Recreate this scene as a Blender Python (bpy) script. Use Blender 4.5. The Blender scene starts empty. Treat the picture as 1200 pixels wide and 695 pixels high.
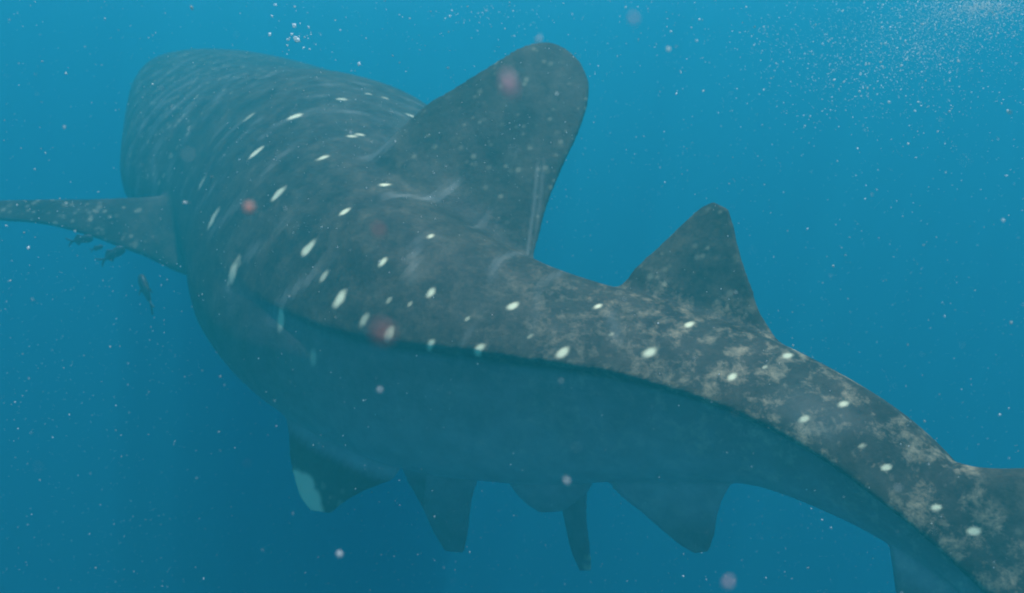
import bpy, bmesh, math, random
import numpy as np
from mathutils import Vector, Matrix

S = bpy.context.scene
COL = S.collection
R = math.radians
random.seed(4)
RNG = np.random.default_rng(11)

# ------------------------------------------------------------------ camera
cam = bpy.data.cameras.new('camera')
camo = bpy.data.objects.new('camera', cam)
COL.objects.link(camo)
camo.location = (0, 0, 0)
camo.rotation_euler = (R(90 - 18), 0, 0)
cam.sensor_width = 36
cam.lens = 24.0
cam.clip_start = 0.02
cam.clip_end = 400
cam.dof.use_dof = True
cam.dof.focus_distance = 2.8
cam.dof.aperture_fstop = 1.5
S.camera = camo

# ------------------------------------------------------------------ sky and sun
SUN_EL, SUN_AZ = 80.0, 60.0          # azimuth: degrees from straight ahead (+Y) to the right (+X)
w = bpy.data.worlds.new('World')
S.world = w
w.use_nodes = True
nt = w.node_tree
sky = nt.nodes.new('ShaderNodeTexSky')
sky.sky_type = 'NISHITA'
sky.sun_disc = False
sky.sun_elevation = R(SUN_EL)
sky.sun_rotation = R(SUN_AZ)
bg = nt.nodes['Background']
nt.links.new(sky.outputs[0], bg.inputs[0])
bg.inputs[1].default_value = 0.10
sl = bpy.data.lights.new('sun', 'SUN')
sl.energy = 5.0
sl.angle = R(0.8)
sl.color = (1.0, 0.95, 0.87)
so = bpy.data.objects.new('sun', sl)
COL.objects.link(so)
el, az = R(SUN_EL), R(SUN_AZ)
sd = Vector((math.cos(el) * math.sin(az), math.cos(el) * math.cos(az), math.sin(el)))
so.rotation_euler = (-sd).to_track_quat('-Z', 'Y').to_euler()
so.location = sd * 20
S.view_settings.view_transform = 'Standard'
S.view_settings.look = 'None'
S.view_settings.exposure = 1.42
S.view_settings.gamma = 1.0
S.render.engine = 'CYCLES'
S.cycles.filter_width = 2.0
S.cycles.volume_bounces = 3
S.cycles.max_bounces = 6
S.cycles.use_denoising = True
S.cycles.denoiser = 'OPENIMAGEDENOISE'

# ------------------------------------------------------------------ measured tables, metres
SPINE = (  # s, x, y, z, half width, top, bottom, roll, ridge height, ridge size
    (0.00, -4.061, 11.368, -0.057, 1.201, 0.291, 0.364, 14, 0.0, 0.0),
    (0.02, -3.938, 11.115, -0.233, 1.52, 0.507, 0.543, 14, 0.0, 0.0),
    (0.05, -3.616, 10.437, -0.497, 1.732, 0.77, 0.77, 14, 0.035, 0.0),
    (0.10, -2.862, 9.132, -0.834, 1.928, 1.004, 1.134, 14, 0.081, 0.0),
    (0.15, -2.311, 7.924, -1.070, 1.863, 1.103, 1.162, 14, 0.119, 0.0),
    (0.20, -1.694, 6.753, -1.148, 1.579, 1.161, 1.08, 14, 0.135, 0.0),
    (0.30, -1.166, 4.967, -1.387, 1.096, 0.983, 0.994, 14, 0.09, 0.003),
    (0.40, -0.609, 3.937, -1.475, 0.73, 0.75, 0.82, 13, 0.105, 0.028),
    (0.50, 0.048, 3.574, -1.556, 0.57, 0.6, 0.68, 11, 0.175, 0.05),
    (0.60, 0.699, 3.249, -1.521, 0.42, 0.44, 0.52, 7, 0.16, 0.05),
    (0.70, 1.276, 2.853, -1.510, 0.3, 0.31, 0.36, 3, 0.085, 0.05),
    (0.76, 1.569, 2.554, -1.588, 0.245, 0.25, 0.29, 0, 0.06, 0.045),
    (0.80, 1.706, 2.339, -1.669, 0.19, 0.19, 0.23, 0, 0.04, 0.04),
    (0.84, 1.822, 2.134, -1.780, 0.13, 0.15, 0.17, 0, 0.02, 0.03),
    (0.88, 1.906, 1.930, -1.891, 0.08, 0.12, 0.12, 0, 0.02, 0.0),
)
FIRST_DORSAL = (
    ((-1.011, 4.666, -0.590), (0.059, 3.753, -1.232), 0.62),
    ((-0.866, 4.646, -0.458), (0.059, 3.772, -1.109), 0.44),
    ((-0.734, 4.647, -0.325), (0.089, 3.805, -1.104), 0.29),
    ((-0.602, 4.620, -0.214), (0.129, 3.826, -1.105), 0.18),
    ((-0.389, 4.640, -0.087), (0.151, 3.922, -0.970), 0.11),
    ((-0.177, 4.671, 0.040), (0.210, 4.066, -0.753), 0.07),
    ((-0.044, 4.697, 0.119), (0.313, 4.212, -0.533), 0.055),
    ((0.067, 4.726, 0.177), (0.436, 4.374, -0.290), 0.042),
    ((0.178, 4.745, 0.204), (0.486, 4.502, -0.125), 0.03),
    ((0.278, 4.742, 0.193), (0.480, 4.580, -0.013), 0.022),
    ((0.350, 4.719, 0.156), (0.439, 4.641, 0.076), 0.012),
)
SECOND_DORSAL = (
    ((0.421, 3.522, -1.265), (1.288, 2.987, -1.227), 0.2),
    ((0.547, 3.541, -1.109), (1.247, 3.057, -1.141), 0.12),
    ((0.699, 3.559, -0.956), (1.192, 3.142, -1.041), 0.05),
    ((0.833, 3.579, -0.829), (1.151, 3.234, -0.920), 0.042),
    ((0.937, 3.590, -0.729), (1.129, 3.335, -0.803), 0.034),
    ((1.005, 3.589, -0.669), (1.120, 3.405, -0.718), 0.025),
    ((1.062, 3.577, -0.640), (1.107, 3.467, -0.655), 0.012),
)
LEFT_PECTORAL = (
    ((-2.223, 6.278, -1.226), (-2.135, 5.831, -1.794), 0.6),
    ((-2.790, 6.164, -1.094), (-2.649, 5.670, -1.706), 0.46),
    ((-3.012, 6.078, -1.033), (-2.823, 5.592, -1.622), 0.32),
    ((-3.300, 5.974, -1.030), (-3.132, 5.584, -1.455), 0.19),
    ((-3.626, 5.890, -1.031), (-3.501, 5.611, -1.306), 0.12),
    ((-4.043, 5.848, -1.031), (-3.910, 5.646, -1.197), 0.09),
    ((-4.476, 5.836, -1.036), (-4.305, 5.658, -1.163), 0.065),
    ((-4.835, 5.821, -1.048), (-4.636, 5.672, -1.151), 0.035),
    ((-5.000, 5.788, -1.086), (-4.877, 5.706, -1.144), 0.014),
)
LEFT_PELVIC = (
    ((-1.441, 3.965, -1.874), (-0.633, 3.551, -2.178), 0.08),
    ((-1.435, 3.845, -2.083), (-0.699, 3.510, -2.304), 0.06),
    ((-1.398, 3.760, -2.246), (-0.810, 3.499, -2.337), 0.05),
    ((-1.360, 3.696, -2.377), (-0.924, 3.497, -2.377), 0.04),
    ((-1.308, 3.631, -2.480), (-1.020, 3.497, -2.442), 0.03),
    ((-1.233, 3.571, -2.536), (-1.087, 3.498, -2.503), 0.012),
)
RIGHT_PELVIC = (
    ((-0.785, 3.989, -2.447), (-0.154, 3.857, -2.367), 0.07),
    ((-0.690, 3.983, -2.627), (-0.243, 3.815, -2.561), 0.06),
    ((-0.606, 3.952, -2.787), (-0.272, 3.790, -2.705), 0.045),
    ((-0.534, 3.921, -2.948), (-0.290, 3.764, -2.850), 0.035),
    ((-0.454, 3.896, -3.088), (-0.319, 3.742, -2.980), 0.012),
)
CLASPER = (
    ((0.289, 3.650, -2.359), (0.461, 3.563, -2.303), 0.05),
    ((0.306, 3.618, -2.521), (0.448, 3.529, -2.471), 0.045),
    ((0.339, 3.586, -2.684), (0.455, 3.502, -2.620), 0.04),
    ((0.373, 3.562, -2.823), (0.473, 3.478, -2.757), 0.03),
    ((0.428, 3.541, -2.953), (0.483, 3.474, -2.898), 0.012),
)
BELLY = (
    ((-0.051, 3.594, -2.205), (0.500, 3.499, -2.175), 0.22),
    ((0.000, 3.564, -2.363), (0.450, 3.453, -2.318), 0.2),
    ((0.093, 3.553, -2.463), (0.378, 3.458, -2.398), 0.14),
    ((0.166, 3.545, -2.518), (0.304, 3.468, -2.464), 0.05),
)
ANAL = (
    ((0.411, 3.207, -1.942), (1.200, 2.805, -1.721), 0.06),
    ((0.543, 3.125, -2.098), (1.143, 2.817, -1.751), 0.05),
    ((0.675, 3.073, -2.193), (1.056, 2.855, -1.893), 0.042),
    ((0.805, 3.021, -2.287), (1.012, 2.864, -2.059), 0.034),
    ((0.887, 2.975, -2.331), (1.003, 2.863, -2.193), 0.025),
    ((0.936, 2.922, -2.332), (0.986, 2.867, -2.277), 0.012),
)
UPPER_CAUDAL = (
    ((1.606, 2.605, -1.432), (1.621, 2.313, -1.813), 0.34),
    ((1.708, 2.470, -1.459), (1.690, 2.129, -1.862), 0.3),
    ((1.792, 2.344, -1.457), (1.799, 1.976, -1.879), 0.24),
    ((1.919, 2.254, -1.412), (1.947, 1.896, -1.802), 0.17),
    ((2.096, 2.135, -1.293), (2.100, 1.843, -1.578), 0.1),
    ((2.280, 2.034, -1.118), (2.226, 1.818, -1.266), 0.06),
    ((2.419, 1.955, -0.939), (2.356, 1.846, -0.986), 0.03),
)
LOWER_CAUDAL = (
    ((1.551, 2.374, -1.819), (1.801, 2.196, -1.721), 0.09),
    ((1.558, 2.320, -1.922), (1.771, 2.129, -1.862), 0.08),
    ((1.564, 2.265, -2.024), (1.742, 2.082, -1.940), 0.06),
    ((1.593, 2.180, -2.158), (1.709, 2.048, -2.047), 0.04),
    ((1.637, 2.106, -2.255), (1.690, 2.028, -2.171), 0.015),
)
SPOTS = (  # station, angle, half length, strength
    (0.2526, 0.4286, 0.0539, 0.50),
    (0.2937, 0.4367, 0.0716, 0.80),
    (0.3363, 0.3395, 0.0802, 0.75),
    (0.3846, 0.2018, 0.0574, 0.85),
    (0.4073, -0.0249, 0.0411, 0.50),
    (0.2824, 0.8579, 0.0548, 1.00),
    (0.3292, 0.8255, 0.0541, 1.00),
    (0.3789, 0.6797, 0.0483, 1.00),
    (0.4115, 0.4529, 0.0447, 1.00),
    (0.4257, 0.3395, 0.0346, 0.60),
    (0.4385, 0.2666, 0.0340, 1.00),
    (0.4612, 0.2504, 0.0271, 1.00),
    (0.5066, 0.3233, 0.0370, 1.00),
    (0.5619, 0.5015, 0.0402, 0.90),
    (0.6187, 0.7688, 0.0415, 1.00),
    (0.6726, 0.7607, 0.0246, 1.00),
    (0.7194, 0.6392, 0.0232, 0.90),
    (0.7720, 0.7688, 0.0202, 1.20),
    (0.8018, 0.8174, 0.0194, 1.20),
    (0.8202, 0.9956, 0.0222, 1.20),
    (0.2668, 1.1333, 0.0508, 1.00),
    (0.3221, 1.1657, 0.0334, 1.00),
    (0.3789, 1.0037, 0.0319, 1.10),
    (0.4186, 0.7850, 0.0269, 1.00),
    (0.4484, 0.6635, 0.0260, 1.00),
    (0.5151, 0.8660, 0.0322, 1.00),
    (0.5719, 1.1657, 0.0277, 1.00),
    (0.6343, 1.3277, 0.0287, 1.00),
    (0.6939, 1.4248, 0.0250, 1.10),
    (0.7322, 1.1576, 0.0233, 0.90),
    (0.2526, 1.4086, 0.0367, 0.90),
    (0.2980, 1.4572, 0.0300, 0.90),
    (0.3689, 1.3843, 0.0284, 0.90),
    (0.3008, 1.7326, 0.0340, 0.80),
    (0.4271, 1.1738, 0.0208, 0.80),
    (0.3987, 0.5582, 0.0323, 0.60),
    (0.2398, 1.5382, 0.0281, 0.70),
    (0.2412, 0.8579, 0.0476, 0.50),
    (0.5889, 0.8498, 0.0163, 0.40),
    (0.4413, 0.5258, 0.0150, 0.40),
    (0.4811, 0.5582, 0.0148, 0.50),
    (0.5364, 0.5906, 0.0165, 0.35),
    (0.6868, 1.0847, 0.0152, 0.60),
    (0.7535, 0.7850, 0.0138, 0.50),
    (0.4314, 0.5177, 0.0174, 0.40),
)
PALE_TIP = ((-1.327, 3.666, -2.406), (-1.298, 3.638, -2.460), (-1.255, 3.601, -2.509), (-1.199, 3.562, -2.530), (-1.271, 3.633, -2.409), (-1.217, 3.590, -2.477))
PALE_STREAK = ((0.161, 4.219, -0.477), (0.145, 4.139, -0.626), (0.128, 4.042, -0.764), (0.106, 3.946, -0.898), (0.090, 3.878, -1.010))
CLASPER_TIP = ((0.478, 3.504, -2.808), (0.475, 3.501, -2.882))
FISH = (
    ((-3.479, 5.372, -1.265), 0.19, (0.7, 0.2, 0.1), 'small dark fish farthest left under the pectoral fin'),
    ((-3.224, 5.334, -1.382), 0.22, (0.6, 0.3, 0.35), 'small dark fish beneath the middle of the pectoral fin'),
    ((-3.409, 5.448, -1.354), 0.1, (0.6, 0.3, 0.2), 'tiny fish between two dark fish under the pectoral fin'),
    ((-2.836, 5.050, -1.609), 0.32, (-0.45, 0.5, 0.75), 'largest dark fish hanging below the pectoral fin root'),
)
PLANKTON = (
    ((-0.002, 0.523, -0.007), 0.0052, 'pink', 'large soft pink plankton blob before the first dorsal fin'),
    ((-0.289, 0.744, -0.139), 0.004, 'orange', 'round orange plankton speck on the dark upper left flank'),
    ((-0.076, 0.374, -0.144), 0.0046, 'red', 'big faint red plankton smear beside the keel ridge'),
    ((-0.107, 0.540, -0.119), 0.0028, 'red', 'small faint red plankton speck before the middle of the back'),
    ((0.035, 0.961, 0.044), 0.0028, 'pale', 'pale plankton speck at the top of the first dorsal fin'),
    ((-0.194, 0.909, -0.439), 0.0026, 'pale', 'pale plankton speck before the flank under the keel ridge'),
    ((0.072, 0.781, -0.509), 0.0032, 'pale', 'pale pink plankton speck just above the dark belly bulge'),
    ((-0.278, 0.918, -0.735), 0.0036, 'pale', 'pale plankton speck low in open water under the pale tipped fin'),
    ((0.107, 0.646, 0.047), 0.0022, 'pink', 'small pink plankton speck near the surface right of the first dorsal fin'),
    ((0.190, 0.493, -0.424), 0.0024, 'pink', 'pink plankton speck in open water below the anal fin'),
)
SPRAYS = (
    (-1.008, 3.421, 0.173, 0.1, 0.1, 0.07, 26, 0.006),
    (2.062, 3.247, 0.284, 0.27, 0.5, 0.12, 10000, 0.0013),
    (1.800, 3.186, 0.098, 0.3, 0.5, 0.18, 2600, 0.0013),
    (1.680, 3.349, -0.047, 0.4, 0.5, 0.22, 420, 0.0022),
    (1.700, 3.598, 0.071, 0.35, 0.4, 0.18, 260, 0.0026),
    (1.350, 3.851, 0.204, 0.4, 0.4, 0.14, 200, 0.0024),
    (-0.200, 4.318, 0.345, 0.6, 0.3, 0.08, 200, 0.0026),
)
WATER_COLOR = (0.021, 0.310, 0.330, 1)
WATER_ABSORB = (0.0, 0.03, 0.21, 1)
WATER_DENSITY = 0.165
WATER_ANISO = 0.10

FINS = (FIRST_DORSAL, SECOND_DORSAL, LEFT_PECTORAL, LEFT_PELVIC, RIGHT_PELVIC, CLASPER, BELLY, ANAL, UPPER_CAUDAL, LOWER_CAUDAL)

# ------------------------------------------------------------------ helpers
def smooth(x, a, b):
    t = np.clip((x - a) / (b - a), 0, 1)
    return t * t * (3 - 2 * t)


def catmull(keys, vals, q):
    """smooth curve through the table rows (cubic Hermite with finite-difference slopes)"""
    keys = np.asarray(keys, float)
    vals = np.asarray(vals, float)
    m = np.gradient(vals, keys, axis=0)
    q = np.asarray(q, float)
    i = np.clip(np.searchsorted(keys, q, side='right') - 1, 0, len(keys) - 2)
    h = keys[i + 1] - keys[i]
    t = ((q - keys[i]) / h)
    sh = (slice(None),) + (None,) * (vals.ndim - 1)
    t_, h_ = t[sh], h[sh]
    return ((2 * t_**3 - 3 * t_**2 + 1) * vals[i] + (t_**3 - 2 * t_**2 + t_) * h_ * m[i]
            + (-2 * t_**3 + 3 * t_**2) * vals[i + 1] + (t_**3 - t_**2) * h_ * m[i + 1])


def unit(a):
    return a / np.linalg.norm(a, axis=-1, keepdims=True)


_k = [r[0] for r in SPINE]
_v = [r[1:] for r in SPINE]
SS = np.linspace(0.0, 0.88, 441)
TAB = catmull(_k, _v, SS)
CEN = TAB[:, :3]
TAN = unit(np.gradient(CEN, SS, axis=0))            # towards the tail
_up = np.array([0, 0, 1.0])
U0 = unit(_up - TAN * (TAN @ _up)[:, None])
L0 = np.cross(U0, -TAN)
_r = np.radians(TAB[:, 6])[:, None]
LEF = L0 * np.cos(_r) + U0 * np.sin(_r)             # the animal's left
UPV = U0 * np.cos(_r) - L0 * np.sin(_r)             # its dorsal side


def section(s, th):
    """point on the skin at station s and angle th (0 = left side, 90 deg = dorsal midline)"""
    s = np.asarray(s, float)
    g = lambda A: np.stack([np.interp(s, SS, A[:, k]) for k in range(A.shape[1])], -1)
    c, L, U, tab = g(CEN), unit(g(LEF)), unit(g(UPV)), g(TAB)
    wd, tp, bt, rh, ra = tab[..., 3], tab[..., 4], tab[..., 5], tab[..., 7], tab[..., 8]
    co, si = np.cos(th), np.sin(th)
    e = 0.86
    # the fore body is widest low down, above the pectoral fins
    sh = .34 * bt * smooth(s, .04, .12) * (1 - smooth(s, .33, .46))
    c = c - U * sh[..., None]
    tp, bt, rh = tp + sh, bt - sh, rh + sh
    l = wd * np.sign(co) * np.abs(co) ** e
    v = np.where(si > 0, tp, bt) * np.sign(si) * np.abs(si) ** np.where(si > 0, 1.12, 1.0)
    # keel ridge along each side: eases out from above, drops sharply below
    tr = np.arcsin(np.clip(rh / np.maximum(tp, .05), 0, .9))
    a = np.where(co >= 0, th, np.pi - th)
    a = (a + np.pi) % (2 * np.pi) - np.pi
    d = a - tr
    bump = ra * np.where(d > 0, np.exp(-(d / .30) ** 2), np.exp(-(d / .055) ** 2))
    # two faint ridges higher on the back
    for k, am in ((.55, .35), (1.0, .25)):
        bump = bump + ra * am * np.exp(-((a - tr - k) / .09) ** 2)
    l = l + bump * np.sign(co) * np.abs(co) ** .3
    # behind the first dorsal fin the back falls like a low roof from the midline to the keel ridge
    q = np.clip((a - tr) / (np.pi / 2 - tr), 0, 1)
    up = (a > tr) & (a < np.pi / 2 + 1e-6)
    k = smooth(s, .38, .52) * up
    lr = (wd + ra) * (1 - q ** 1.25) * np.sign(co)
    vr = rh + (tp - rh) * (1 - (1 - q) ** 1.30)
    l = l * (1 - k) + lr * k
    v = v * (1 - k) + vr * k
    return c + L * l[..., None] + U * v[..., None]


def loft(rings):
    n, m = rings.shape[:2]
    V = [tuple(p) for p in rings.reshape(-1, 3)]
    F = []
    for i in range(n - 1):
        for j in range(m):
            F.append((i * m + j, i * m + (j + 1) % m, (i + 1) * m + (j + 1) % m, (i + 1) * m + j))
    for i, rev in ((0, True), (n - 1, False)):
        V.append(tuple(rings[i].mean(0)))
        c = len(V) - 1
        for j in range(m):
            t = (i * m + j, i * m + (j + 1) % m, c)
            F.append(t if not rev else t[::-1])
    return V, F


def fin_rings(table, n=24):
    le = np.array([r[0] for r in table], float)
    te = np.array([r[1] for r in table], float)
    tk = np.array([r[2] for r in table], float)
    mid = (le + te) / 2
    k = np.r_[0, np.cumsum(np.linalg.norm(np.diff(mid, axis=0), axis=1) + 1e-3)]
    q = np.linspace(0, k[-1], 5 * len(k))
    le, te, tk = catmull(k, le, q), catmull(k, te, q), np.interp(q, k, tk)
    ch = te - le
    span = np.gradient((le + te) / 2, q, axis=0)
    nor = unit(np.cross(ch, span))
    nor = unit(nor + nor.mean(0) * .5)
    a = np.linspace(0, 2 * np.pi, n, endpoint=False)
    x = .5 * (1 - np.cos(a))
    sg = np.sign(np.round(np.sin(a), 6))
    prof = .5 * sg * np.clip(x / .03, 0, 1) ** .5 * (1.3 * np.clip(x, .0, 1) ** .4 * (1 - x) ** .8 + .05)
    return le[:, None] + ch[:, None] * x[None, :, None] + nor[:, None] * (tk[:, None] * prof[None] + .012 * sg[None] * (x > .02)[None])[..., None]


def add(V, F, part):
    v, f = part
    o = len(V)
    V += v
    F += [tuple(i + o for i in t) for t in f]


def fuse(name, V, F, voxel, relax):
    """one continuous skin out of overlapping closed shapes"""
    me = bpy.data.meshes.new(name)
    me.from_pydata(V, [], F)
    bm = bmesh.new()
    bm.from_mesh(me)
    bmesh.ops.recalc_face_normals(bm, faces=bm.faces)
    bm.to_mesh(me)
    bm.free()
    o = bpy.data.objects.new(name, me)
    COL.objects.link(o)
    m = o.modifiers.new('remesh', 'REMESH')
    m.mode = 'VOXEL'
    m.voxel_size = voxel
    m.use_smooth_shade = True
    if relax:
        s = o.modifiers.new('smooth', 'SMOOTH')
        s.factor = .5
        s.iterations = relax
    dg = bpy.context.evaluated_depsgraph_get()
    me2 = bpy.data.meshes.new_from_object(o.evaluated_get(dg))
    o.modifiers.clear()
    o.data = me2
    me2.name = name
    bpy.data.meshes.remove(me)
    me2.polygons.foreach_set('use_smooth', [True] * len(me2.polygons))
    return o


# ------------------------------------------------------------------ the whale shark: one continuous body
def build_shark():
    V, F = [], []
    s = np.concatenate([np.linspace(0, .02, 8)[:-1], np.linspace(.02, .88, 250)])
    th = np.linspace(0, 2 * np.pi, 240, endpoint=False)
    sg, tg = np.meshgrid(s, th, indexing='ij')
    rings = section(sg, tg)
    add(V, F, loft(rings))
    for t in FINS:
        add(V, F, loft(fin_rings(t)))
    o = fuse('whale_shark', V, F, .0105, 3)
    # soften the creases where the fins grow out of the body
    me = o.data
    p = np.empty(len(me.vertices) * 3)
    me.vertices.foreach_get('co', p)
    p = p.reshape(-1, 3)
    wt = np.zeros(len(p))
    for t, row, r0, r1 in ((LEFT_PECTORAL, 2, .16, .46), (FIRST_DORSAL, 1, .10, .30), (FIRST_DORSAL, 2, .06, .24), (SECOND_DORSAL, 1, .04, .15),
                           (LEFT_PELVIC, 1, .04, .18), (RIGHT_PELVIC, 0, .05, .16), (ANAL, 0, .05, .16)):
        a, b = np.array(t[row][0]), np.array(t[row][1])
        k = np.clip(((p - a) @ (b - a)) / ((b - a) @ (b - a)), 0, 1)
        d = np.linalg.norm(p - a - k[:, None] * (b - a), axis=1)
        wt = np.maximum(wt, 1 - smooth(d, r0, r1))
    g = o.vertex_groups.new(name='fin_roots')
    for lev in range(1, 11):
        g.add([int(i) for i in np.nonzero(np.round(wt * 10) == lev)[0]], lev / 10, 'REPLACE')
    m = o.modifiers.new('soften', 'SMOOTH')
    m.factor = .5
    m.iterations = 120
    m.vertex_group = 'fin_roots'
    me2 = bpy.data.meshes.new_from_object(o.evaluated_get(bpy.context.evaluated_depsgraph_get()))
    o.modifiers.clear()
    o.vertex_groups.clear()
    o.data = me2
    me2.name = 'whale_shark'
    bpy.data.meshes.remove(me)
    return o


shark = build_shark()


def value_noise(p, cell, seed):
    """smooth lattice noise at points p, one value per point in 0..1"""
    q = p / cell
    i = np.floor(q).astype(np.int64)
    f = q - i
    f = f * f * (3 - 2 * f)
    out = np.zeros(len(p))
    for dx in (0, 1):
        for dy in (0, 1):
            for dz in (0, 1):
                h = ((i[:, 0] + dx) * 73856093) ^ ((i[:, 1] + dy) * 19349663) ^ ((i[:, 2] + dz) * 83492791) ^ (seed * 2654435761)
                h = (h ^ (h >> 13)) * 1274126177 & 0x7fffffff
                r = (h % 100003) / 100003.0
                wx = f[:, 0] if dx else 1 - f[:, 0]
                wy = f[:, 1] if dy else 1 - f[:, 1]
                wz = f[:, 2] if dz else 1 - f[:, 2]
                out += r * wx * wy * wz
    return out


def skin_pattern(o):
    """markings stored per vertex: pale spots, countershading, stripes, blotches with painted dapple light"""
    me = o.data
    n = len(me.vertices)
    p = np.empty(n * 3)
    me.vertices.foreach_get('co', p)
    p = p.reshape(-1, 3)
    idx = np.empty(n, int)
    for a in range(0, n, 20000):
        d = ((p[a:a + 20000, None] - CEN[None, ::2]) ** 2).sum(-1)
        idx[a:a + 20000] = d.argmin(1) * 2
    rel = p - CEN[idx]
    s = SS[idx]
    l, v = (rel * LEF[idx]).sum(1), (rel * UPV[idx]).sum(1)
    wd, tp, bt, rh = (TAB[idx, k] for k in (3, 4, 5, 7))
    th = np.arctan2(v / np.where(v > 0, tp, bt), l / wd)
    rad = np.sqrt((l / wd) ** 2 + (v / np.where(v > 0, tp, bt)) ** 2)
    upper = smooth(v, .6 * tp, 1.1 * tp)
    isfin = smooth(rad, 1.18, 1.4)
    nz = value_noise(p, .10, 3)
    nz2 = value_noise(p, .035, 5)
    spots = np.zeros(n)
    # spots, on both flanks
    for (a, t, hl, k) in SPOTS:
        for mir in (0, 1):
            tt = math.pi - t if mir else t
            hl_ = hl * (1.28 - .22 * float(smooth(a, .45, .55)))
            c = section(np.array([a]), np.array([tt]))[0]
            c2 = section(np.array([a]), np.array([tt + .02]))[0]
            near = np.nonzero(((p - c) ** 2).sum(1) < .04)[0]
            if not len(near):
                continue
            i0 = min(int(a / .88 * 440), 440)
            e1 = unit(c2 - c)
            e0 = TAN[i0] * .97 + e1 * (.25 if not mir else -.25)
            e1 = unit(e1 + float(smooth(a, .40, .52)) * .5 * TAN[i0])
            e0 = unit(TAN[i0] - e1 * (TAN[i0] @ e1))
            q = p[near] - c
            dx, dy = q @ e0, q @ e1
            dn = q - np.outer(dx, e0) - np.outer(dy, e1)
            r = np.sqrt((dx / (hl_ * .54)) ** 2 + (dy / (hl_ * .98)) ** 2 + ((dn ** 2).sum(1)) / .05 ** 2)
            r = r + (nz2[near] - .5) * .5
            spots[near] = np.maximum(spots[near], k * (1 - smooth(r, .38, 1.3)))
    # small close-set spots on the head and the pectoral fin
    rng = np.random.default_rng(7)
    small = np.nonzero((((s < .20) & (v > -.2 * bt)) | ((s > .12) & (s < .40) & (l > 1.08 * wd))) & (l > -1.2 * wd))[0]
    for j in rng.choice(small, 900, replace=False):
        near = small[((p[small] - p[j]) ** 2).sum(1) < .0016]
        r = np.linalg.norm(p[near] - p[j], axis=1) / rng.uniform(.012, .03)
        spots[near] = np.maximum(spots[near], rng.uniform(.12, .34) * (1 - smooth(r, .5, 1.2)))
    fv = np.nonzero((rad > 1.3) & (s < .42) & (l > 0) & (v < .9 * tp))[0]
    if len(fv):
        for j in rng.choice(fv, 150, replace=False):
            near = fv[((p[fv] - p[j]) ** 2).sum(1) < .003]
            r = np.linalg.norm(p[near] - p[j], axis=1) / rng.uniform(.010, .024)
            spots[near] = np.maximum(spots[near], rng.uniform(.10, .30) * (1 - smooth(r, .5, 1.2)))
    fv = np.nonzero((rad > 1.15) & (s > .30) & (v > 1.05 * tp))[0]
    for j in rng.choice(fv, 260, replace=False):
        near = fv[((p[fv] - p[j]) ** 2).sum(1) < .002]
        r = np.linalg.norm(p[near] - p[j], axis=1) / rng.uniform(.008, .022)
        spots[near] = np.maximum(spots[near], rng.uniform(.04, .20) * (1 - smooth(r, .4, 1.2)))
    # countershading: dark back, pale belly, the change sits just under the keel ridge
    y = (v - rh) / bt
    fade = smooth(s, .30, .46)
    sharp = 1 - smooth(y, -.11, -.05)
    soft = 1 - smooth(y, -1.35, -.55)
    tone = fade * sharp * (.26 + .44 * smooth(-y, .1, 1.2)) + (1 - fade) * soft * .9
    lowfin = smooth(rad, 1.08, 1.9)
    isfin = np.where((v < 0) & (s > .42), lowfin, isfin)
    tone = tone * (1 - isfin) + isfin * np.where(v > 0, 0.0, np.where((l > 1.1 * wd) & (s < .42), .10, .28))
    tone *= 1 - smooth(rad, 1.08, 1.2) * (s < .43) * (l > 0)
    tone = np.maximum(tone, .38 * isfin * (s > .745) * (v < 0) * (l < wd * 3))
    tone = np.clip(tone + (nz - .5) * .12 * (tone > .02), 0, 1)
    # pale cross stripes between the spot columns, gill slits further forward
    wob = s + .006 * np.sin(th * 5 + 2) + .008 * (value_noise(p, .5, 9) - .5)
    st = np.zeros(n)
    for c0, wv, k in ((.300, .0030, .35), (.340, .0045, .55), (.385, .003, .45), (.43, .003, .30), (.488, .004, .35), (.535, .003, .3), (.59, .004, .3), (.27, .002, .35), (.252, .002, .3), (.235, .002, .35), (.222, .0016, .3)):
        st = np.maximum(st, k * np.exp(-((wob - c0) / wv) ** 2))
    st *= .62 * smooth(value_noise(p, .22, 21), .35, .7) * (v > -.1 * bt) * (1 - isfin)
    g = .5 + .5 * np.sin(2 * math.pi * (wob + .02 * np.sin(th * 1.3) + .010 * (value_noise(p, .3, 61) - .5)) / .0165)
    gz = smooth(s, .03, .08) * (1 - smooth(s, .19, .225)) * (1 - smooth(th, .8, 1.35)) * smooth(th, -.7, -.2)
    st = np.maximum(st, .34 * gz * g ** 2 * smooth(value_noise(p, .16, 51) * .6 + nz * .4, .3, .75))
    # pale skin mottling; its rise towards the tail paints in caustic dapple and brightness
    bl = np.ones(n)
    st *= 1 - isfin * .9
    bl *= (smooth(s, .44, .60) * .42 + smooth(s, .60, .72) * .50 + .12) * (1 - isfin * .75)
    big = smooth(s, .68, .73) * (1 - smooth(s, .76, .80)) * smooth(v, -.1, .1) * (1 - smooth(th, .75, 1.25)) * smooth(th, .25, .5)
    st = np.maximum(st, 0.20 * big * smooth(value_noise(p, .16, 41), .25, .65) * (.6 + .4 * nz2))
    # pale fin tip, pale scuffed trailing edge of the first dorsal fin, pale tip under the belly
    for q in np.array(PALE_TIP):
        d = np.linalg.norm(p - q, axis=1)
        spots = np.maximum(spots, 1.0 * (1 - smooth(d, .065, .105)))
    ps = np.array(PALE_STREAK)
    qs = np.concatenate([ps[i] + (ps[i + 1] - ps[i]) * np.linspace(0, 1, 30)[:, None] for i in range(len(ps) - 1)])
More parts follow.
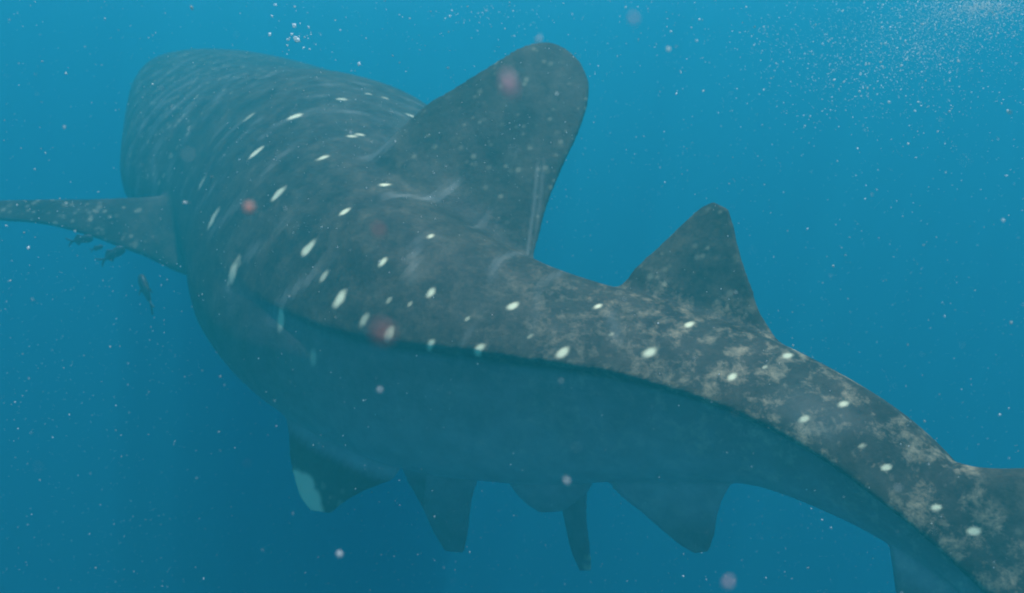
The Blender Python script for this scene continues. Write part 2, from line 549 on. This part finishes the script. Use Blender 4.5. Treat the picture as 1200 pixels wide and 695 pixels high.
    for off, k in ((0, .28), (.035, .18)):
        near = np.nonzero(((p - ps.mean(0)) ** 2).sum(1) < .3)[0]
        d = np.min(np.linalg.norm(p[near][:, None] - (qs + (off, 0, 0))[None], axis=2), 1)
        st[near] = np.maximum(st[near], k * (1 - smooth(d, .004, .016)))
    for q in np.array(CLASPER_TIP):
        d = np.linalg.norm(p - q, axis=1)
        spots = np.maximum(spots, .6 * (1 - smooth(d, .02, .05)))
    at = me.color_attributes.new('skin', 'FLOAT_COLOR', 'POINT')
    at.data.foreach_set('color', np.stack([spots, tone, st, bl], 1).astype(np.float32).ravel())


def nodes_of(name):
    m = bpy.data.materials.new(name)
    m.use_nodes = True
    return m, m.node_tree, m.node_tree.nodes['Principled BSDF']


def mix(nt, fac, a, b, kind='MIX'):
    n = nt.nodes.new('ShaderNodeMix')
    n.data_type = 'RGBA'
    n.blend_type = kind
    for sock, val in ((n.inputs[0], fac), (n.inputs[6], a), (n.inputs[7], b)):
        if isinstance(val, (int, float, tuple)):
            sock.default_value = val
        else:
            nt.links.new(val, sock)
    return n.outputs[2]


def ramp(nt, src, stops):
    n = nt.nodes.new('ShaderNodeValToRGB')
    e = n.color_ramp.elements
    e[0].position, e[0].color = stops[0][0], stops[0][1]
    e[1].position, e[1].color = stops[-1][0], stops[-1][1]
    for q, c in stops[1:-1]:
        x = e.new(q)
        x.color = c
    nt.links.new(src, n.inputs[0])
    return n.outputs[0]


def noise(nt, scale, detail=4, rough=.6, warp=0.0):
    t = nt.nodes.new('ShaderNodeTexCoord')
    n = nt.nodes.new('ShaderNodeTexNoise')
    n.inputs['Scale'].default_value = scale
    n.inputs['Detail'].default_value = detail
    n.inputs['Roughness'].default_value = rough
    n.inputs['Distortion'].default_value = warp
    nt.links.new(t.outputs['Object'], n.inputs['Vector'])
    return n.outputs[0]


def shark_skin():
    m, nt, b = nodes_of('shark_skin')
    a = nt.nodes.new('ShaderNodeVertexColor')
    a.layer_name = 'skin'
    sep = nt.nodes.new('ShaderNodeSeparateColor')
    nt.links.new(a.outputs[0], sep.inputs[0])
    n1 = ramp(nt, noise(nt, 5.0), [(.3, (.022, .017, .011, 1)), (.7, (.054, .043, .029, 1))])
    n2 = ramp(nt, noise(nt, 38.0, 3), [(.35, (.75, .75, .75, 1)), (.7, (1.25, 1.25, 1.22, 1))])
    back = mix(nt, 1.0, n1, n2, 'MULTIPLY')
    n3 = ramp(nt, noise(nt, 3.2, 8, .75), [(.36, (.65, .65, .65, 1)), (.66, (1.5, 1.5, 1.36, 1))])
    back = mix(nt, 1.0, back, n3, 'MULTIPLY')
    mott = ramp(nt, noise(nt, 11.0, 9, .72, .12), [(.49, (0, 0, 0, 1)), (.56, (.35, .35, .35, 1)), (.68, (1, 1, 1, 1))])
    mw = nt.nodes.new('ShaderNodeMath')
    mw.operation = 'MULTIPLY'
    nt.links.new(a.outputs[1], mw.inputs[0])
    nt.links.new(mott, mw.inputs[1])
    back = mix(nt, mw.outputs[0], back, (.36, .28, .155, 1))  # brown mottling, also standing in for dappled light on the tail
    back = mix(nt, sep.outputs[2], back, (.30, .31, .26, 1))
    belly = ramp(nt, noise(nt, 9.0), [(.3, (.34, .36, .35, 1)), (.7, (.50, .51, .49, 1))])
    c = mix(nt, sep.outputs[1], back, belly)
    c = mix(nt, sep.outputs[0], c, (.74, .71, .42, 1))
    nt.links.new(c, b.inputs['Base Color'])
    b.inputs['Roughness'].default_value = .62
    b.inputs['Specular IOR Level'].default_value = .12
    bp = nt.nodes.new('ShaderNodeBump')
    bp.inputs['Strength'].default_value = .35
    bp.inputs['Distance'].default_value = .012
    nt.links.new(noise(nt, 22.0, 6, .7), bp.inputs['Height'])
    nt.links.new(bp.outputs[0], b.inputs['Normal'])
    return m


skin_pattern(shark)
shark.data.materials.append(shark_skin())
shark['label'] = 'huge dark whale shark with pale spots swimming away into the blue water'
shark['category'] = 'whale shark'


# ------------------------------------------------------------------ small fish under the pectoral fin
def fish_mat():
    m, nt, b = nodes_of('fish_scales')
    c = ramp(nt, noise(nt, 30.0), [(.3, (.012, .016, .018, 1)), (.7, (.035, .042, .045, 1))])
    nt.links.new(c, b.inputs['Base Color'])
    b.inputs['Roughness'].default_value = .5
    return m


def build_fish():
    """nose at +x, length 1, one skin: deep body, forked tail, dorsal, anal and pectoral fins"""
    V, F = [], []
    t = np.linspace(0, 1, 40)
    h = .17 * np.sin(np.pi * np.clip(t, 0, 1) ** .62) ** .75 * (1 - .25 * t) + .022
    wv = .085 * np.sin(np.pi * np.clip(t, 0, 1) ** .6) ** .8 + .012
    a = np.linspace(0, 2 * np.pi, 24, endpoint=False)
    rings = np.stack([np.broadcast_to((.5 - .8 * t)[:, None], (40, 24)), wv[:, None] * np.cos(a), h[:, None] * np.sin(a)], -1)
    add(V, F, loft(rings))
    for tb in (
        (((-.22, 0, .02), (-.36, 0, .0), .03), ((-.36, 0, .09), (-.44, 0, .06), .025), ((-.50, 0, .20), (-.53, 0, .19), .02)),
        (((-.22, 0, -.02), (-.36, 0, .0), .03), ((-.36, 0, -.09), (-.44, 0, -.06), .025), ((-.50, 0, -.20), (-.53, 0, -.19), .02)),
        (((.18, 0, .12), (-.22, 0, .04), .03), ((.06, 0, .21), (-.20, 0, .10), .02), ((-.02, 0, .25), (-.06, 0, .23), .015)),
        (((.0, 0, -.12), (-.22, 0, -.04), .03), ((-.06, 0, -.20), (-.20, 0, -.10), .02), ((-.10, 0, -.23), (-.13, 0, -.21), .015)),
        (((.20, .06, -.02), (.10, .06, -.05), .02), ((.10, .13, -.07), (.05, .12, -.10), .015), ((.02, .16, -.12), (.0, .155, -.13), .012)),
        (((.20, -.06, -.02), (.10, -.06, -.05), .02), ((.10, -.13, -.07), (.05, -.12, -.10), .015), ((.02, -.16, -.12), (.0, -.155, -.13), .012)),
    ):
        add(V, F, loft(fin_rings(tb, 14)))
    return fuse('small_fish', V, F, .014, 2)


fish0 = build_fish()
fish0.data.materials.append(fish_mat())
for i, (loc, ln, aim, label) in enumerate(FISH):
    o = fish0 if i == 0 else fish0.copy()
    if i:
        COL.objects.link(o)
    o.location = loc
    o.scale = (ln,) * 3
    d = Vector(aim).normalized()
    o.rotation_euler = d.to_track_quat('X', 'Z').to_euler()
    o['label'] = label
    o['category'] = 'fish'
    o['group'] = 'small dark fish swimming beneath the pectoral fin'


# ------------------------------------------------------------------ drifting particles
def speck_mat(name, lo, hi, trans):
    m, nt, b = nodes_of(name)
    g = nt.nodes.new('ShaderNodeNewGeometry')
    c = ramp(nt, g.outputs['Random Per Island'], [(0, lo), (1, hi)])
    nt.links.new(c, b.inputs['Base Color'])
    b.inputs['Roughness'].default_value = .6
    t = nt.nodes.new('ShaderNodeBsdfTranslucent')
    nt.links.new(c, t.inputs[0])
    mx = nt.nodes.new('ShaderNodeMixShader')
    mx.inputs[0].default_value = trans
    nt.links.new(b.outputs[0], mx.inputs[1])
    nt.links.new(t.outputs[0], mx.inputs[2])
    nt.links.new(mx.outputs[0], nt.nodes['Material Output'].inputs[0])
    return m


def specks(name, pts, rad, m):
    """many lumpy little grains in one mesh"""
    base = np.array([(1, 0, 0), (-1, 0, 0), (0, 1, 0), (0, -1, 0), (0, 0, 1), (0, 0, -1)], float)
    tri = np.array([(0, 2, 4), (2, 1, 4), (1, 3, 4), (3, 0, 4), (2, 0, 5), (1, 2, 5), (3, 1, 5), (0, 3, 5)])
    n = len(pts)
    sc = rad[:, None, None] * RNG.uniform(.6, 1.35, (n, 6, 1))
    ax = RNG.normal(size=(n, 3, 3))
    qm = np.linalg.qr(ax)[0]
    v = np.einsum('kj,nji->nki', base, qm) * sc * RNG.uniform(.7, 1.3, (n, 1, 3)) + pts[:, None]
    f = tri[None] + (np.arange(n) * 6)[:, None, None]
    me = bpy.data.meshes.new(name)
    me.from_pydata(v.reshape(-1, 3).tolist(), [], f.reshape(-1, 3).tolist())
    me.materials.append(m)
    me.polygons.foreach_set('use_smooth', [True] * len(me.polygons))
    o = bpy.data.objects.new(name, me)
    COL.objects.link(o)
    return o


grain = speck_mat('drifting_grain', (.42, .44, .40, 1), (.92, .93, .86, 1), .55)
n = 46000
pts = np.stack([RNG.uniform(-4.2, 4.2, n), .35 + 5.2 * RNG.random(n) ** .8, RNG.uniform(-4.3, 1.0, n)], 1)
keep = value_noise(pts + 50, .75, 13) * .6 + value_noise(pts + 50, .28, 14) * .4 + RNG.uniform(-.16, .16, n) > .50
pts = pts[keep]
n = len(pts)
rad = np.clip(np.exp(RNG.normal(-6.5, .55, n)), .0006, .0055)
near = pts[:, 1] < 1.2
rad[near] *= .42
o = specks('marine_snow', pts, rad, grain)
o['kind'] = 'stuff'
o['label'] = 'fine pale marine snow drifting through the water all around the shark'
# loose sprays of bubbles close under the surface
pp, rr = [], []
for (cx, cy, cz, sx, sy, sz, k, r) in SPRAYS:
    c = RNG.normal(size=(k, 3)) * RNG.gamma(2.2, .5, (k, 1)) * (sx, sy, sz) + (cx, cy, cz)
    pp.append(c)
    rr.append(np.clip(np.exp(RNG.normal(math.log(r), .5, k)), .001, .012))
o = specks('bubbles', np.concatenate(pp), np.concatenate(rr), speck_mat('bubble_skin', (.8, .83, .8, 1), (.95, .96, .92, 1), .5))
o['kind'] = 'stuff'
o['label'] = 'bright scattered bubbles and froth near the surface'


def plankton_mat(name, col, trans=.5):
    m, nt, b = nodes_of(name)
    c = ramp(nt, noise(nt, 120.0), [(.3, tuple(.75 * x for x in col[:3]) + (1,)), (.7, col)])
    nt.links.new(c, b.inputs['Base Color'])
    b.inputs['Roughness'].default_value = .5
    t = nt.nodes.new('ShaderNodeBsdfTranslucent')
    nt.links.new(c, t.inputs[0])
    mx = nt.nodes.new('ShaderNodeMixShader')
    mx.inputs[0].default_value = trans
    nt.links.new(b.outputs[0], mx.inputs[1])
    nt.links.new(t.outputs[0], mx.inputs[2])
    nt.links.new(mx.outputs[0], nt.nodes['Material Output'].inputs[0])
    return m


pmats = {k: plankton_mat('plankton_' + k, v) for k, v in (('pink', (.95, .66, .66, 1)), ('orange', (.95, .50, .40, 1)), ('red', (.75, .40, .36, 1)), ('pale', (.9, .85, .8, 1)))}


def plankton(loc, r, kind, label):
    """a soft lumpy drifting body with a few stubby arms"""
    bm = bmesh.new()
    bmesh.ops.create_icosphere(bm, subdivisions=3, radius=r)
    for v in bm.verts:
        d = v.co.normalized()
        k = 1 + .22 * math.sin(4 * d.x + 1 + loc[0] * 9) + .16 * math.sin(6 * d.y + 3 * d.z) + .25 * max(0, d.z) ** 6
        v.co = Vector((d.x, d.y, d.z * 1.25)) * r * k
    me = bpy.data.meshes.new('plankton')
    bm.to_mesh(me)
    bm.free()
    me.polygons.foreach_set('use_smooth', [True] * len(me.polygons))
    me.materials.append(pmats[kind])
    o = bpy.data.objects.new('plankton', me)
    COL.objects.link(o)
    o.location = loc
    o.rotation_euler = (0, random.uniform(-.8, .8), random.uniform(0, 3))
    o['label'] = label
    o['category'] = 'plankton'
    o['group'] = 'coloured plankton drifting close in front'


for a in PLANKTON:
    plankton(*a)

# ------------------------------------------------------------------ the sea surface overhead, out of view, caustics painted into its tint
bm = bmesh.new()
bmesh.ops.create_grid(bm, x_segments=120, y_segments=120, size=1)
for v in bm.verts:
    x, y = v.co.x * 44, 27 + v.co.y * 34
    v.co = Vector((x, y, 3.0 + .035 * math.sin(x * 1.7 + .6 * y) + .03 * math.sin(y * 2.3 - .8 * x)))
me = bpy.data.meshes.new('water_surface')
bm.to_mesh(me)
bm.free()
ws = bpy.data.objects.new('water_surface', me)
COL.objects.link(ws)
ws['kind'] = 'structure'
ws['label'] = 'rippled sea surface overhead, its tint painted to throw caustics'
m = bpy.data.materials.new('caustic_tint')
m.use_nodes = True
nt = m.node_tree
nt.nodes.remove(nt.nodes['Principled BSDF'])
tc = nt.nodes.new('ShaderNodeTexCoord')
wn = nt.nodes.new('ShaderNodeTexNoise')
wn.inputs['Scale'].default_value = 1.6
nt.links.new(tc.outputs['Object'], wn.inputs['Vector'])
vm = nt.nodes.new('ShaderNodeVectorMath')
vm.operation = 'MULTIPLY_ADD'
vm.inputs[1].default_value = (.55, .55, 0)
nt.links.new(wn.outputs['Color'], vm.inputs[0])
nt.links.new(tc.outputs['Object'], vm.inputs[2])
vo = nt.nodes.new('ShaderNodeTexVoronoi')
vo.feature = 'DISTANCE_TO_EDGE'
vo.inputs['Scale'].default_value = 2.6
nt.links.new(vm.outputs[0], vo.inputs['Vector'])
rc = ramp(nt, vo.outputs['Distance'], [(0.0, (1, 1, 1, 1)), (.10, (.76, .76, .76, 1)), (.35, (.62, .62, .62, 1))])  # bright web painted into the transmission colour, in place of refracted caustics
wl = nt.nodes.new('ShaderNodeTexNoise')
wl.inputs['Scale'].default_value = .55
wl.inputs['Detail'].default_value = 3
nt.links.new(tc.outputs['Object'], wl.inputs['Vector'])
rc = mix(nt, 1.0, rc, ramp(nt, wl.outputs[0], [(.35, (.80, .80, .80, 1)), (.62, (1, 1, 1, 1))]), 'MULTIPLY')  # broad dimmer areas in the tint paint uneven light shafts
tr_ = nt.nodes.new('ShaderNodeBsdfTransparent')
nt.links.new(rc, tr_.inputs[0])
nt.links.new(tr_.outputs[0], nt.nodes['Material Output'].inputs[0])
me.materials.append(m)

# ------------------------------------------------------------------ the water body: even, pale blue, lit by sun and sky
bm = bmesh.new()
bmesh.ops.create_cube(bm, size=1)
for v in bm.verts:
    v.co = Vector((v.co.x * 90, 27 + v.co.y * 70, -13.4 + v.co.z * 33.2))
me = bpy.data.meshes.new('haze')
bm.to_mesh(me)
bm.free()
hz = bpy.data.objects.new('haze', me)
COL.objects.link(hz)
hz['kind'] = 'stuff'
hz['label'] = 'clear blue sea water fading all distant things'
m = bpy.data.materials.new('sea_water')
m.use_nodes = True
nt = m.node_tree
nt.nodes.remove(nt.nodes['Principled BSDF'])
pv = nt.nodes.new('ShaderNodeVolumePrincipled')
pv.inputs['Color'].default_value = WATER_COLOR
pv.inputs['Absorption Color'].default_value = WATER_ABSORB
pv.inputs['Density'].default_value = WATER_DENSITY
pv.inputs['Anisotropy'].default_value = WATER_ANISO
nt.links.new(pv.outputs[0], nt.nodes['Material Output'].inputs['Volume'])
me.materials.append(m)
